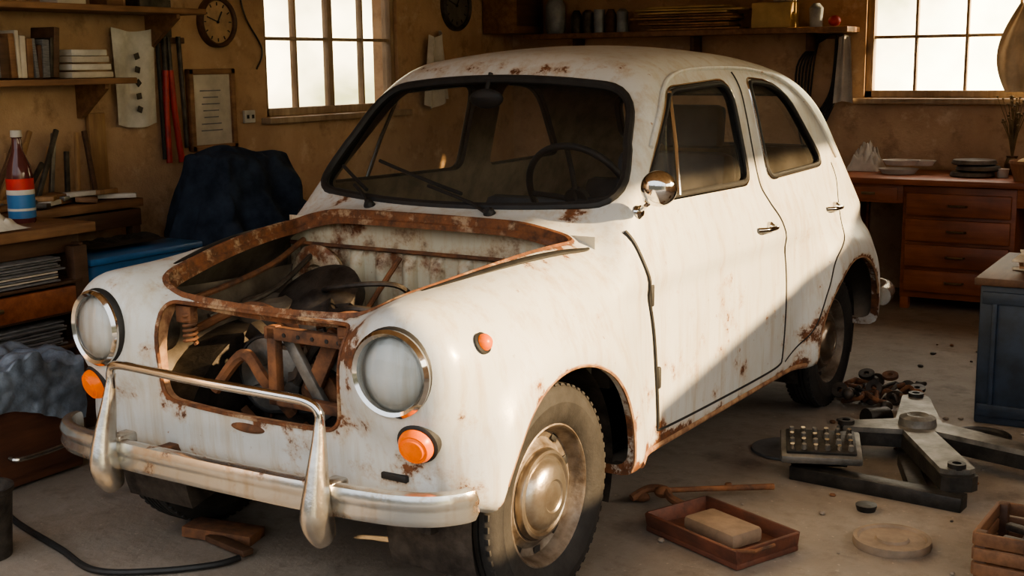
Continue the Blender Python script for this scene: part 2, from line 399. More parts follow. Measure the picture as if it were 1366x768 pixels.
for yc,r,a0,a1 in((.05,.37,-.03,.88),(2.33,.36,.14,1.03)):
    for sx in(1,-1):
        v=[];f=[];n=33
        for i in range(n):
            a=math.pi*(-.12+1.24*i/(n-1))
            for x in(.655,.38): v.append((sx*x,yc+r*math.cos(a),.30+r*math.sin(a)))
        for i in range(n-1): f.append([2*i,2*i+1,2*i+3,2*i+2])
        v+=[(sx*.38,yc,.25)]; c=len(v)-1
        for i in range(n-1): f.append([2*i+1,c,2*i+3])
        g.add(v,f,grime)
        lip=[(sx*(abs(p[0])-.004),p[1],p[2]) for p in project([np.array([yc+(r-.008)*math.cos(math.pi*(a0+(a1-a0)*i/40)),.30+(r-.008)*math.sin(math.pi*(a0+(a1-a0)*i/40))]) for i in range(41)],'x' if sx>0 else '-x')]
        g.tube(lip,.006,rustlt,6)
g.done('wheel_wells',CAR,recalc=False)
def wheel(name,c,sx,sc):
    g=B(); X=Matrix.Translation(c)@Matrix.Rotation(math.radians(90)*sx,4,'Y')@Matrix.Scale(sc,4)
    t=[(.178,.030),(.186,.050),(.20,.062),(.225,.071),(.250,.073),(.254,.070),(.272,.068),(.286,.062),(.296,.053),(.299,.046)]
    a=.044; tr=[]
    for k in range(5):
        tr+=[(.2995,a),(.3,a-.011),(.292,a-.0125),(.292,a-.0165)]; a-=.018
    tr=tr[:-2]
    prof=t+tr+[(r,-h) for r,h in t[::-1]]
    g.lathe(prof,tyre_m,X,72)
    for i in range(60):
        an=2*math.pi*i/60
        for s_ in(1,-1):
            Y=X@Matrix.Rotation(an,4,'Z')@Matrix.Translation((.2945,0,s_*.052))
            g.box((0,0,0),(.008,.017,.014),tyre_m,bev=.002,X=Y)
    g.lathe([(.192,.048),(.194,.054),(.188,.057),(.182,.050),(.176,.030),(.168,.014),(.150,.006),(.138,.012),(.130,.022),(.10,.024)],wheelp,X,48)
    g.lathe([(.178,.030),(.178,-.06)],wheelp,X,48)
    for i in range(10):
        an=2*math.pi*i/10; Y=X@Matrix.Rotation(an,4,'Z')
        g.box((.158,0,.012),(.018,.03,.004),black,X=Y,bev=.002)
    g.lathe([(.122,.018),(.124,.030),(.118,.042),(.110,.044),(.104,.038),(.096,.038),(.088,.052),(.070,.063),(.045,.068),(.040,.064),(.025,.066),(0,.070)],hubm,X,48)
    g.cyl((c[0]-sx*.05,c[1],c[2]),(c[0]-sx*.16,c[1],c[2]),.12,.10,grime)
    return g.done(name,CAR)
for sx,s in((1,'left'),(-1,'right')):
    wheel('front_wheel_'+s,(sx*.625,.015,.306),sx,1.03); wheel('rear_wheel_'+s,(sx*.615,2.34,.283),sx,.94)
for sx,s in((1,'left'),(-1,'right')):
    g=B(); X=Matrix.Translation((sx*.533,-.448,ZH))@Matrix.Rotation(math.radians(90),4,'X')@Matrix.Rotation(math.radians(6*sx),4,'Y')
    g.lathe([(.112,-.02),(.1135,.010),(.110,.022),(.102,.028),(.094,.024),(.091,.014)],black,X,48)
    g.lathe([(.109,.016),(.110,.030),(.102,.040),(.093,.034),(.090,.018)],chrome,X,48)
    g.lathe([(.092,.02),(.084,-.010),(.068,-.045),(.050,-.066),(.030,-.078),(0,-.083)],chrome,X,40)
    g.lathe([(.024,-.078),(.024,-.03),(.016,-.015),(0,-.010)],dullchrome,X,16)
    g.lathe([(.092,.022),(.085,.034),(.065,.047),(.035,.055),(0,.058)],lens,X,48)
    g.done('headlight_'+s,CAR)
    g=B(); p=project([np.array([sx*.585,.560])],'f')[0]; gd=grad(p[None])[0]; gd=Vector(gd/np.linalg.norm(gd)); gd=(gd+Vector((0,-.6,0))).normalized()
    X=Matrix.Translation(p)@gd.to_track_quat('Z','Y').to_matrix().to_4x4()@Matrix.Scale(.9,4)
    g.lathe([(.060,-.02),(.060,.008),(.052,.014),(0,.014)],black,X,32)
    g.lathe([(.051,.008),(.050,.024),(.042,.038),(.036,.036),(.030,.044),(.016,.046),(0,.048)],orange,X,32)
    g.done('turn_signal_'+s,CAR)
    g=B(); p=project([np.array([-.30,.79])],'x' if sx>0 else '-x')[0]; gd=grad(p[None])[0]; gd=Vector(gd/np.linalg.norm(gd))
    X=Matrix.Translation(p)@gd.to_track_quat('Z','Y').to_matrix().to_4x4()
    g.lathe([(.028,-.01),(.028,.006),(.022,.010)],black,X,24); g.lathe([(.022,.006),(.020,.018),(.012,.026),(0,.028)],orange,X,24)
    g.done('side_marker_'+s,CAR)
g=B()
ZB=.425
half=spline([(0,-.55,0),(.30,-.545,0),(.54,-.525,0),(.65,-.49,0),(.70,-.44,0),(.71,-.405,0)],8)
path=[Vector((-p.x,p.y,p.z)) for p in half[::-1]][:-1]+half
path=[Vector((p.x,p.y,ZB+.012*p.x-.010)) for p in path]
prof=[(.012,-.042),(.028,-.038),(.036,-.02),(.030,-.004),(.033,.004),(.036,.02),(.028,.038),(.012,.042),(.0,.040),(.0,-.040)]
v=[];f=[];n=len(prof)
for i,p in enumerate(path):
    t=(path[min(i+1,len(path)-1)]-path[max(i-1,0)]).normalized(); o=Vector((t.y,-t.x,0)); sc=1 if 2<i<len(path)-3 else (.95 if i in(2,len(path)-3) else .8 if i in (1,len(path)-2) else .55)
    for a,h in prof: v.append(p+o*a+Vector((0,0,h*sc)))
for i in range(len(path)-1):
    for k in range(n): l=(k+1)%n; f.append([i*n+k,i*n+l,(i+1)*n+l,(i+1)*n+k])
f+=[list(range(n)),[(len(path)-1)*n+k for k in range(n)][::-1]]
bump_paint=painted('bumper_paint',(.60,.61,.59),(.46,.46,.43),.59,.65,.20,False,7)
bump_paint.node_tree.nodes['Principled BSDF'].inputs['Metallic'].default_value=.85
g.add(v,f,bump_paint)
g.done('bumper_blade',CAR,ang=50)
g=B()
for sx,xo in((1,.395),(-1,.375)):
    P=spline([(sx*xo,-.572,.318),(sx*xo,-.600,.39),(sx*xo,-.594,.47),(sx*(xo-.004),-.577,.56),(sx*(xo-.008),-.565,.64)],6)
    R=[.030+.018*math.sin(min(1,i/6)*math.pi/2)-.034*min(1,max(0,(i-6)/16)) for i in range(len(P))]
    g.tube(P,R,dullchrome,16,flat=.75)
    g.box((sx*xo,-.535,.43),(.05,.07,.07),dullchrome,bev=.012)
top=spline([(-.368,-.568,.60),(-.366,-.568,.645),(-.34,-.572,.668),(-.25,-.576,.672),(0,-.586,.670),(.25,-.576,.666),(.35,-.572,.662),(.385,-.568,.640),(.388,-.568,.60)],6)
g.tube(top,.0125,chrome,12)
for sx in(1,-1): g.box((sx*.3,-.46,.40),(.04,.16,.03),rust)
g.done('bumper_guard',CAR)
g=B()
L=project(HOOD,'h')
v=[];f=[];n=len(L); cc=np.array([0,.05])
for i_,(p,q) in enumerate(zip(HOOD,L)):
    d_=cc-p; d_=d_/np.hypot(*d_); o=np.array([d_[0],d_[1],0]); wv=.004*noise.noise(Vector((p[0]*20,p[1]*20,0)))
    for off,dz in((-.014+wv,.0015),(-.007,.006),(.004,.003),(.006,-.020),(.018,-.024),(.020,-.04)):
        w_=q+o*off
        if off<-.01: w_=project([w_[:2]],'h')[0]+np.array([0,0,.0015])
        else: w_=w_+np.array([0,0,dz])
        v.append(tuple(w_))
for i in range(n):
    j=(i+1)%n
    for k in range(5): f.append([i*6+k,j*6+k,j*6+k+1,i*6+k+1])
g.add(v,f,lipm)
for sx in(1,-1):
    pp=spline([(sx*.458,-.24,0),(sx*.495,-.10,0),(sx*.521,.02,0),(sx*.550,.18,0),(sx*.578,.34,0),(sx*.584,.40,0)],6)
    pr=project([np.array([p.x,p.y]) for p in pp],'h'); R=[.003+.014*math.sin(math.pi*(.02+.96*i/(len(pp)-1)))**.6 for i in range(len(pp))]
    g.tube([tuple(p+np.array([0,0,-.002])) for p in pr],R,black,10,flat=.6)
g.done('hood_opening_lip',CAR,recalc=False)
g=B()
g.tube([tuple(p) for p in project(GRIL,'f')],.006,lipm,6,True)
p=project([np.array([0.0,.505])],'f')[0]
g.ball(tuple(p),(.062,.010,.013),rust,24)
p=project([np.array([.50,.455])],'f')[0]; g.box(tuple(p),(.08,.02,.018),black)
g.done('grille_surround',CAR)
g=B()
def fw(u,v_):
    x=-.60+1.2*u; z=.30+.66*v_; s_=math.sin(x*2*math.pi/.11); y=.410-.030*(max(0,s_)**.5)*st(v_,.1,.2)*(1-st(v_,.80,.86))-.05*max(0,.5-v_)
    return (x,y,z)
g.grid(fw,240,28,paint_in)
g.tube([(-.58,.39,.87),(.58,.39,.87)],.007,rust,6)
irong=simple('grey_iron',(.27,.26,.235),.5,.5,.5,9,.5,c2=(.09,.085,.075))
for sx in(1,-1):
    g.grid(lambda u,v_:(sx*(.53-.06*v_+(.02*math.sin(u*9))),-.36+.78*u,.80-.50*v_),24,12,baydark)
    g.lathe([(.10,-.05),(.10,.10),(.085,.13),(.05,.14),(.045,.12),(0,.12)],baydark,Matrix.Translation((sx*.43,.12,.60)),28)
    g.tube(spline([(sx*.47,-.34,.76),(sx*.47,-.1,.78),(sx*.50,.2,.82),(sx*.53,.40,.88)],6),.010,rust,8)
    g.lathe([(.085,0),(.08,.06),(.045,.09),(0,.10)],grime,Matrix.Translation((sx*.46,-.36,.72))@Matrix.Rotation(math.radians(-90),4,'X'),24)
g.lathe([(.11,0),(.115,.02),(.10,.03),(.05,.03),(.04,.015),(0,.015)],paint_in,Matrix.Translation((-.43,.37,.76))@Matrix.Rotation(math.radians(90),4,'X'),32)
g.box((0,.05,.30),(1.1,.80,.03),grime)
g.done('engine_bay_panels',CAR,recalc=False)
g=B()
for bx in((.175,-.34,.755,.34,.03,.035),(.03,-.34,.665,.032,.03,.22),(.315,-.34,.665,.03,.03,.22),(.175,-.34,.57,.32,.03,.03)): g.box(bx[:3],bx[3:],rust,bev=.004)
for hx in(.08,.13,.18,.23,.27): g.cyl((hx,-.357,.755),(hx,-.352,.755),.006,.006,black,10)
g.box((.17,-.30,.68),(.05,.02,.20),rust,rot=(0,.5,0)); g.box((.12,-.31,.64),(.035,.02,.26),irong,rot=(0,-.6,0))
g.box((0,.02,.48),(.34,.46,.26),grime,bev=.03); g.box((0,.04,.62),(.20,.40,.08),irong,bev=.03)
for i in range(4):
    g.cyl((-.12,-.10+.1*i,.60),(-.22,-.10+.1*i,.54),.022,.022,rust); g.cyl((.04,-.10+.1*i,.655),(.04,-.10+.1*i,.70),.012,.010,irong,12)
    g.tube(spline([(.04,-.10+.1*i,.70),(.10,-.08+.1*i,.74),(.18,.02+.04*i,.70),(.22,.05,.62)],6),.005,black,6)
g.lathe([(0,0),(.10,0),(.115,.012),(.115,.03),(.10,.04),(.03,.035),(.03,.06),(0,.06)],irong,Matrix.Translation((-.10,-.20,.60))@Matrix.Rotation(math.radians(90),4,'X'),32)
g.lathe([(0,0),(.06,0),(.065,.03),(.05,.04),(0,.04)],rust,Matrix.Translation((.12,-.24,.58))@Matrix.Rotation(math.radians(90),4,'X'),28)
g.lathe([(0,0),(.045,0),(.05,.015),(.04,.02),(.05,.03),(.02,.035),(0,.035)],irong,Matrix.Translation((.21,-.25,.70))@Matrix.Rotation(math.radians(90),4,'X'),28)
for k in range(4):
    a=k*2*math.pi/4+.4; g.box((.075,0,.06),(.11,.045,.004),grime,rot=(.5,0,0),X=Matrix.Translation((.10,-.18,.66))@Matrix.Rotation(math.radians(90),4,'X')@Matrix.Rotation(a,4,'Z'))
bl=[(-.10+.11*math.cos(a),-.235,.60+.11*math.sin(a)) for a in [math.pi*.5+math.pi*i/16 for i in range(17)]]+[(.12+.06*math.cos(a),-.235,.58+.06*math.sin(a)) for a in [-math.pi*.5+math.pi*i/12 for i in range(13)]]
g.tube(bl,.006,black,6,True)
g.lathe([(.13,0),(.15,.0),(.15,.05),(.12,.06),(.03,.06),(0,.08)],grime,Matrix.Translation((-.28,.20,.70))@Matrix.Rotation(math.radians(35),4,'X'),30)
g.box((.36,.22,.62),(.18,.24,.20),black,bev=.01); g.cyl((.31,.16,.72),(.31,.16,.74),.012,.012,irong); g.cyl((.41,.16,.72),(.41,.16,.74),.012,.012,irong)
for P in ([(-.38,-.25,.70),(-.2,-.18,.78),(0,-.2,.74),(.15,-.15,.78),(.3,-.05,.72)],[(-.3,.3,.78),(-.15,.1,.72),(.05,.0,.76),(.25,.15,.70)],[(-.45,.35,.84),(-.40,.1,.76),(-.42,-.15,.72)],[(.05,-.28,.60),(.12,-.25,.72),(.2,-.2,.64),(.28,-.26,.60)],[(-.25,-.30,.55),(-.15,-.28,.66),(-.05,-.3,.6),(0,-.25,.5)],[(.0,.35,.7),(.02,.2,.80),(-.2,.15,.78),(-.35,.3,.72)],[(.3,.3,.85),(.2,.2,.78),(.05,.1,.72)],[(-.1,.38,.85),(-.12,.25,.72),(-.05,.1,.68)]):
    g.tube(spline(P,8),random.choice([.009,.013,.018]),random.choice([grime,rust,black,irong]),8)
for i in range(46):
    c=(random.uniform(-.36,.36),random.uniform(-.28,.25),random.uniform(.42,.70)); mm_=random.choice([grime,rust,grime,irong])
    if i%3==0: g.box(c,(random.uniform(.03,.10),random.uniform(.02,.06),random.uniform(.02,.08)),mm_,rot=(random.random(),random.random(),random.random()))
    elif i%3==1: g.cyl(c,(c[0]+random.uniform(-.08,.08),c[1]-.05,c[2]+random.uniform(-.05,.05)),.02,.018,mm_)
    else: g.lathe([(.012,0),(.03,0),(.03,.012),(.012,.012)],grime,Matrix.Translation(c)@Matrix.Rotation(random.random()*3,4,'X'),16)
for sx in(-1,1):
    P=[(sx*.29+.018*math.cos(a*.7),-.345+.018*math.sin(a*.7),.69+.0016*a) for a in range(60)]
    g.tube(P,.005,rust,6); g.box((sx*.30,-.345,.775),(.06,.03,.05),rust)
g.cyl((-.5,.0,.33),(.5,.0,.33),.03,.03,grime); g.box((0,-.25,.42),(.8,.06,.06),grime)
g.done('engine_remains',CAR)
g=B()
g.box((0,.60,.93),(1.16,.16,.10),black,bev=.03); g.box((0,.56,.72),(1.16,.05,.5),headliner)
for sx,hz in((.31,.10),(-.31,-.10)):
    g.box((sx,1.22,.52),(.50,.50,.16),seat_m,bev=.05); g.box((sx,1.52,.76+hz),(.46,.13,.54),seat_m,rot=(-.16,0,0),bev=.05)
g.box((.36,1.60,1.22),(.24,.08,.16),seat_m,rot=(-.12,0,0),bev=.035)
g.box((0,2.10,.52),(1.15,.45,.18),seat_m,bev=.05); g.box((0,2.40,.72),(1.12,.14,.42),seat_m,rot=(-.2,0,0),bev=.05)
g.box((0,1.3,.30),(1.25,2.2,.03),black)
g.done('seats_and_dashboard',CAR)
g=B(); X=Matrix.Translation((.27,.90,1.02))@Matrix.Rotation(math.radians(-62),4,'X')
g.tube([(.195*math.cos(a*math.pi/24),.195*math.sin(a*math.pi/24),0) for a in range(48)],.012,black,10,True,X)
for an in(.0,math.pi,1.5*math.pi): g.tube([(0,0,-.03),(.09*math.cos(an),.09*math.sin(an),-.01),(.195*math.cos(an),.195*math.sin(an),0)],.009,black,8,X=X)
g.lathe([(0,.0),(.04,-.005),(.045,-.03),(0,-.03)],black,X); g.cyl((.27,.92,.98),(.27,.66,.84),.02,.02,black)
g.done('steering_wheel',CAR)
g=B()
g.ball((-.04,.80,1.345),(.070,.014,.034),black,20); g.cyl((-.04,.80,1.365),(-.04,.83,1.43),.008,.008,black)
g.done('rear_view_mirror',CAR)
g=B()
def wiper(x0,x1,z1):
    a=project([np.array([x0,1.005])],'f')[0]; q=project([np.array([x0+(x1-x0)*t,1.01+(z1-1.01)*t]) for t in np.linspace(.05,1,10)],'f')
    pts=[tuple(a+np.array([0,-.012,.0]))]+[tuple(p+np.array([0,-.028,.008])) for p in q[1:6]]
    g.lathe([(.018,-.01),(.018,.012),(.010,.022),(0,.022)],black,Matrix.Translation(a)@Matrix.Rotation(.9,4,'X'),16)
    g.tube(pts,.006,black,6)
    bl=project([np.array([x0+(x1-x0)*t,1.01+(z1-1.01)*t+.012]) for t in np.linspace(.30,1.15,10)],'f')+np.array([0,-.016,.004])
    g.tube([tuple(p) for p in bl],.0065,black,6)
wiper(-.26,-.47,1.09); wiper(.22,-.26,1.11)
g.done('windscreen_wipers',CAR)
g=B()
p=project([np.array([.60,1.015])],'x')[0]; m=Vector(p)+Vector((.075,-.02,.075))
g.lathe([(.022,-.006),(.022,.006),(.012,.014),(0,.014)],chrome,Matrix.Translation(p)@Matrix.Rotation(math.radians(90),4,'Y'),20)
g.tube(spline([tuple(p),tuple(Vector(p)+Vector((.03,-.02,.02))),tuple(m+Vector((-.01,.0,-.03)))],6),.007,chrome,8)
X=Matrix.Translation(m)@Matrix.Rotation(math.radians(100),4,'X')@Matrix.Rotation(math.radians(12),4,'Y')
g.lathe([(0,-.014),(.050,-.014),(.055,-.008),(.055,.0),(.048,.018),(.030,.032),(0,.038)],chrome,X,36)
g.done('side_mirror',CAR)
g=B()
for sx,a in((1,'x'),(-1,'-x')):
    for y0 in(1.50,2.24):
        q=project([np.array([y0+t,.865]) for t in(-.07,-.04,0,.04,.07)],a); d_=AX[a][0]
        pts=[q[0]+d_*.002,q[1]+d_*.026,q[2]+d_*.032,q[3]+d_*.030,q[4]+d_*.012]
        g.tube(spline([tuple(p) for p in pts],5),.0095,chrome,10)
        g.lathe([(.020,-.005),(.020,.010),(.012,.018),(0,.018)],chrome,Matrix.Translation(q[3])@Matrix.Rotation(math.radians(90)*sx,4,'Y'),20)
    for yy,zz in((.592,.765),(.635,.50)):
        q=project([np.array([yy,zz])],a)[0]; g.box(tuple(q),(.02,.022,.07),black,bev=.006)
g.done('door_handles_and_hinges',CAR)
g=B(); pts=[(-.765,2.74,.42),(-.70,2.96,.42),(-.4,3.05,.42),(.4,3.05,.42),(.70,2.96,.42),(.765,2.74,.42)]
g.tube(spline(pts,6),.035,bump_paint,12,flat=1.2); g.done('rear_bumper',CAR)
g=B()
sp=[np.array([.46+1.45*i/30,.275]) for i in range(31)]
for a in('x','-x'): g.tube(loop3(sp,a,-.004),.012,rustlt,8)
g.done('sill_rust_strip',CAR)
# ------------------------------------------------------------ ROOM
plaster,t,b=nt('plaster'); v=coord(t); n1=noi(t,v,1.3,8,.65); c=ramp(t,n1,.32,(.35,.22,.13),.68,(.60,.42,.27)); n2=noi(t,v,7,8,.7)
c=mixc(t,ramp(t,n2,.53,BL,.70,(.7,.7,.7)),c,(.25,.155,.09)); c=mixc(t,ramp(t,noi(t,v,3.3,6,.7),.58,BL,.70,(.6,.6,.6)),c,(.72,.57,.42)); t.links.new(c,b.inputs['Base Color']); b.inputs['Roughness'].default_value=.95; bump(t,b,n2,.6,.025)
conc,t,b=nt('concrete'); v=coord(t); n1=noi(t,v,1.1,9,.7); c=ramp(t,n1,.3,(.19,.16,.13),.7,(.37,.32,.265)); n2=noi(t,v,9,10,.75)
c=mixc(t,ramp(t,n2,.50,BL,.72,(.65,.65,.65)),c,(.12,.095,.075)); c=mixc(t,ramp(t,noi(t,v,2.2,5,.6),.58,BL,.70,(.65,.65,.65)),c,(.075,.06,.05)); c=mixc(t,ramp(t,noi(t,v,45,3,.6),.66,BL,.70,(.6,.6,.6)),c,(.46,.38,.29)); t.links.new(c,b.inputs['Base Color']); b.inputs['Roughness'].default_value=.65; bump(t,b,n2,.5,.015)
def wallbox(name,c,size,mat): g=B(); g.box(c,size,mat,bev=0); return g.done(name)
wallbox('floor',(.5,1.0,-.05),(8.4,9.2,.1),conc)
wallbox('ceiling',(.5,1.9,2.75),(8.4,7.4,.1),plaster)
def wall_holes(name,ax,pos,th,a0,a1,z0,z1,holes):
    g=B()
    xs=sorted(set([a0,a1]+[h[0] for h in holes]+[h[1] for h in holes])); zs=sorted(set([z0,z1]+[h[2] for h in holes]+[h[3] for h in holes]))
    for i in range(len(xs)-1):
        for j in range(len(zs)-1):
            cx=(xs[i]+xs[i+1])/2;cz=(zs[j]+zs[j+1])/2
            if any(h[0]<cx<h[1] and h[2]<cz<h[3] for h in holes): continue
            if ax=='x': g.box((cx,pos,cz),(xs[i+1]-xs[i],th,zs[j+1]-zs[j]),plaster,bev=0)
            else: g.box((pos,cx,cz),(th,xs[i+1]-xs[i],zs[j+1]-zs[j]),plaster,bev=0)
    return g.done(name)
wall_holes('wall_back','x',5.4,.2,-2.8,4.7,0,2.7,[(.03,1.56,1.22,2.35)])
wall_holes('wall_left','y',-2.7,.2,-3.5,5.3,0,2.7,[(2.58,3.85,1.18,2.3)])
wall_holes('wall_right','y',4.1,.2,-2.2,5.3,0,2.7,[(-2.0,3.7,1.55,2.5)])
woodL=wood('window_wood',(.50,.38,.26),(.30,.21,.13),2); woodR=wood('desk_wood',(.44,.15,.06),(.23,.07,.03),0,.45); woodO=wood('shelf_wood',(.36,.20,.10),(.17,.085,.045),1); woodD=wood('dark_wood',(.15,.08,.045),(.07,.035,.02),1); woodP=wood('plank_wood',(.50,.31,.15),(.28,.16,.08),2)
g=B(); g.prism([(1.6,1.50),(3.75,1.50),(3.75,2.15),(2.75,1.86),(1.6,1.68)],-.03,.03,woodO,Matrix.Translation((3.95,0,0))@Matrix(((0,0,1,0),(1,0,0,0),(0,1,0,0),(0,0,0,1)))); g.done('shadow_board_1')  # unseen board, added to cut a sloped shadow edge across the door
def window(name,ax,pos,a0,a1,z0,z1,cols,rows,thick=None):
    g=B(); w_=.045; m=woodL
    def bx(c,s_):
        if ax=='x': g.box((c[0],pos,c[1]),(s_[0],s_[2],s_[1]),m)
        else: g.box((pos,c[0],c[1]),(s_[2],s_[0],s_[1]),m)
    cx=(a0+a1)/2;cz=(z0+z1)/2
    bx((a0+w_/2,cz),(w_,z1-z0,.07)); bx((a1-w_/2,cz),(w_,z1-z0,.07)); bx((cx,z0+w_/2),(a1-a0,w_,.07)); bx((cx,z1-w_/2),(a1-a0,w_,.07))
    for i in range(1,cols): bx((a0+(a1-a0)*i/cols,cz),(.045 if thick and i==thick else .018,z1-z0,.045))
    for z in rows: bx((cx,z),(a1-a0,.02,.04))
    bx((cx,z0-.02),(a1-a0+.1,.035,.26))
    if ax=='x': g.add([(a0,pos,z0),(a1,pos,z0),(a1,pos,z1),(a0,pos,z1)],[[0,1,2,3]],glass_win)
    else: g.add([(pos,a0,z0),(pos,a1,z0),(pos,a1,z1),(pos,a0,z1)],[[0,1,2,3]],glass_win)
    g.done(name)
window('window_1','y',-2.66,2.58,3.85,1.18,2.3,4,[1.62,1.96],2)
window('window_2','x',5.36,.03,1.56,1.22,2.35,5,[1.60,1.98])
g=B(); x0,x1,y0,y1=.06,2.4,4.60,5.27
g.box(((x0+x1)/2,(y0+y1)/2-.01,.755),(x1-x0,y1-y0+.03,.035),woodR)
brass=simple('aged_brass',(.25,.18,.10),.4,.8)
def pedestal(a,c,nd):
    g.box(((a+c)/2,(y0+y1)/2+.01,.40),(c-a,y1-y0-.04,.66),woodR)
    for s_ in(a+.03,c-.03): g.box((s_,y0+.05,.035),(.05,.05,.07),woodR); g.box((s_,y1-.05,.035),(.05,.05,.07),woodR)
    hh=.60/nd
    for i in range(nd):
        z=.10+hh*(i+.5); g.box(((a+c)/2,y0+.015,z),(c-a-.05,.03,hh-.02),woodR,bev=.006)
        g.tube([((a+c)/2-.05,y0,z),((a+c)/2-.045,y0-.02,z),((a+c)/2+.045,y0-.02,z),((a+c)/2+.05,y0,z)],.007,brass,8)
pedestal(.47,1.10,4); pedestal(1.75,2.35,4)
g.box((.27,y0+.03,.68),(.40,.02,.11),woodR); g.box((.27,y0+.015,.68),(.34,.02,.08),woodR); g.box((.27,y0-.002,.68),(.08,.012,.016),brass)
g.box((1.42,y0+.03,.68),(.64,.02,.11),woodR); g.box((1.42,y0+.015,.68),(.56,.02,.08),woodR); g.box((1.42,y0-.002,.68),(.08,.012,.016),brass)
g.box((.09,y0+.04,.37),(.05,.05,.74),woodR); g.box((.09,y1-.04,.37),(.05,.05,.74),woodR); g.box((.09,(y0+y1)/2,.40),(.02,.6,.5),woodR)
g.done('writing_desk')
g=B(); g.box((-2.19,-.45,.83),(.80,2.15,.04),woodO); g.box((-2.22,-.45,.77),(.70,2.1,.08),woodD)
g.box((-1.83,.55,.38),(.05,.07,.76),woodD); g.box((-2.5,.55,.38),(.07,.07,.76),woodD); g.box((-1.83,-1.4,.38),(.07,.07,.76),woodD)
g.box((-2.2,.57,.42),(.76,.02,.70),woodD)
g.box((-2.46,1.0,.83),(.26,.76,.04),woodO); g.box((-2.46,1.0,.76),(.24,.74,.08),woodD); g.box((-2.38,1.35,.38),(.05,.05,.76),woodD)
g.box((-2.15,0,.36),(.70,1.1,.02),woodD)
for z in(.50,.62): g.box((-2.15,0,z),(.70,1.1,.015),woodD)
g.box((-1.80,.10,.555),(.03,.80,.10),woodR); g.box((-1.78,.10,.56),(.02,.10,.015),brass)
g.done('workbench')
paper=simple('paper',(.62,.56,.47),.9,0,.3,6,.1); greyp=simple('grey_papers',(.22,.22,.23),.85,0,.5,30,.3,stretch=(1,1,14)); white=simple('white_cloth',(.66,.63,.57),.9,0,.3,8,.2)
g=B()
for z in(.375,.635):
    for k in range(9): g.box((-2.05+random.uniform(-.01,.01),.1+random.uniform(-.02,.02),z+k*.011),(.48,.70,.007),random.choice([greyp,greyp,paper,greyp]),bev=.001)
g.done('paper_stacks')
navy=simple('navy_paint',(.035,.055,.09),.55,.1,.5,9,.3,c2=(.02,.03,.045)); bluep=simple('blue_plastic',(.04,.17,.40),.4,0,.3,5,.1)
g=B()
def rrect(cx,cy,wx,wy,r,n=6):
    return rpoly([(cx-wx/2,cy-wy/2),(cx-wx/2,cy+wy/2),(cx+wx/2,cy+wy/2),(cx+wx/2,cy-wy/2)],r,n,5)
def bin_(g,cx,cy,wx,wy,h,taper,mat,th=.008):
    L=[(1-taper,0),(1,h),(1.04,h),(1.04,h+.02),(.98,h+.02),(.98-taper,.02)]; v=[];f=[]
    base=rrect(0,0,wx,wy,.07); n=len(base)
    for s_,z in L:
        for p in base: v.append((cx+p[0]*s_,cy+p[1]*s_,z))
    for k in range(len(L)-1):
        for i in range(n): j=(i+1)%n; f.append([k*n+i,k*n+j,(k+1)*n+j,(k+1)*n+i])
    f.append(list(range(n))); f.append([(len(L)-1)*n+i for i in range(n)]); g.add(v,f,mat)
bin_(g,-2.05,.93,.42,.60,.66,.10,bluep); g.box((-2.05,.93,.675),(.46,.64,.03),bluep,bev=.012)
g.done('blue_storage_bin')
g=B(); g.grid(lambda u,v_:(-2.18+.26*u,.72+.42*v_,.71+.05*abs(noise.noise(Vector((u*5,v_*6,1))))*(1-abs(2*u-1))),20,30,black); g.done('dark_rag',ang=80)
def cloth(name,mat,fn,nu=50,nv=50,**k):
    g=B(); g.grid(fn,nu,nv,mat); return g.done(name,ang=80,recalc=False)
denim=simple('dark_denim',(.045,.062,.092),.95,0,.5,10,.5,spec=.2)
def fnj(u,v_):
    a=(u-.5)*2; c=(v_-.5)*2; r=(a**4+c**4)**.25
    top=1.05-.12*c*c-.10*a*a; e=max(0,r-.55)/.5
    z=top-.62*e**1.15; s_=1-.10*e; x=-2.18+a*.36*s_; y=1.84+c*.42*s_
    th=math.atan2(c,a); fold=.045*e*math.sin(th*9+3*z+2*noise.noise(Vector((th*2,z*3,0))))
    q=Vector((x*4,y*4,z*1.2)); f_=noise.noise(q)*.06+abs(noise.noise(Vector((x*8,y*8,z*5))))*.06+fold
    return (x+f_*(1+e),y+f_*e,z+f_*.8)
cloth('denim_jacket',denim,fnj,100,110)
g=B(); g.box((-2.19,1.84,.84),(.34,.42,.04),woodD)
for a in(-1,1):
    for c_ in(-1,1): g.box((-2.19+a*.14,1.84+c_*.17,.41),(.04,.04,.82),woodD)
g.box((-2.19,1.84,.30),(.26,.32,.03),woodD); g.done('wooden_stool')
chestm=wood('chest_wood',(.16,.065,.035),(.07,.03,.02),1,.5)
g=B(); g.box((-1.58,-.36,.20),(.34,1.06,.38),chestm,bev=.01); g.box((-1.405,-.36,.20),(.015,1.0,.30),chestm)
g.tube(spline([(-1.39,-.16,.13),(-1.36,-.14,.125),(-1.355,.0,.125),(-1.36,.12,.135),(-1.39,.14,.14)],5),.009,dullchrome,8)
g.done('wooden_chest')
silver=simple('silver_cover',(.24,.29,.36),.36,.2,.5,16,.8)
def fns(u,v_):
    a=u; y=-.92+1.10*v_
    if a<.55: x=-1.74+a/.55*.35; z=.405
    else: x=-1.385; z=.405-(a-.55)/.45*(.19+.05*math.sin(y*9))
    q=Vector((x*7,y*7,z*7)); n_=noise.noise(q)*.045+abs(noise.noise(q*2.3))*.035
    return (x+n_*(.6 if a>=.5 else .2),y,z+.03+n_*(1.2 if a<.6 else .2))
cloth('crumpled_silver_cover',silver,fns,60,90)
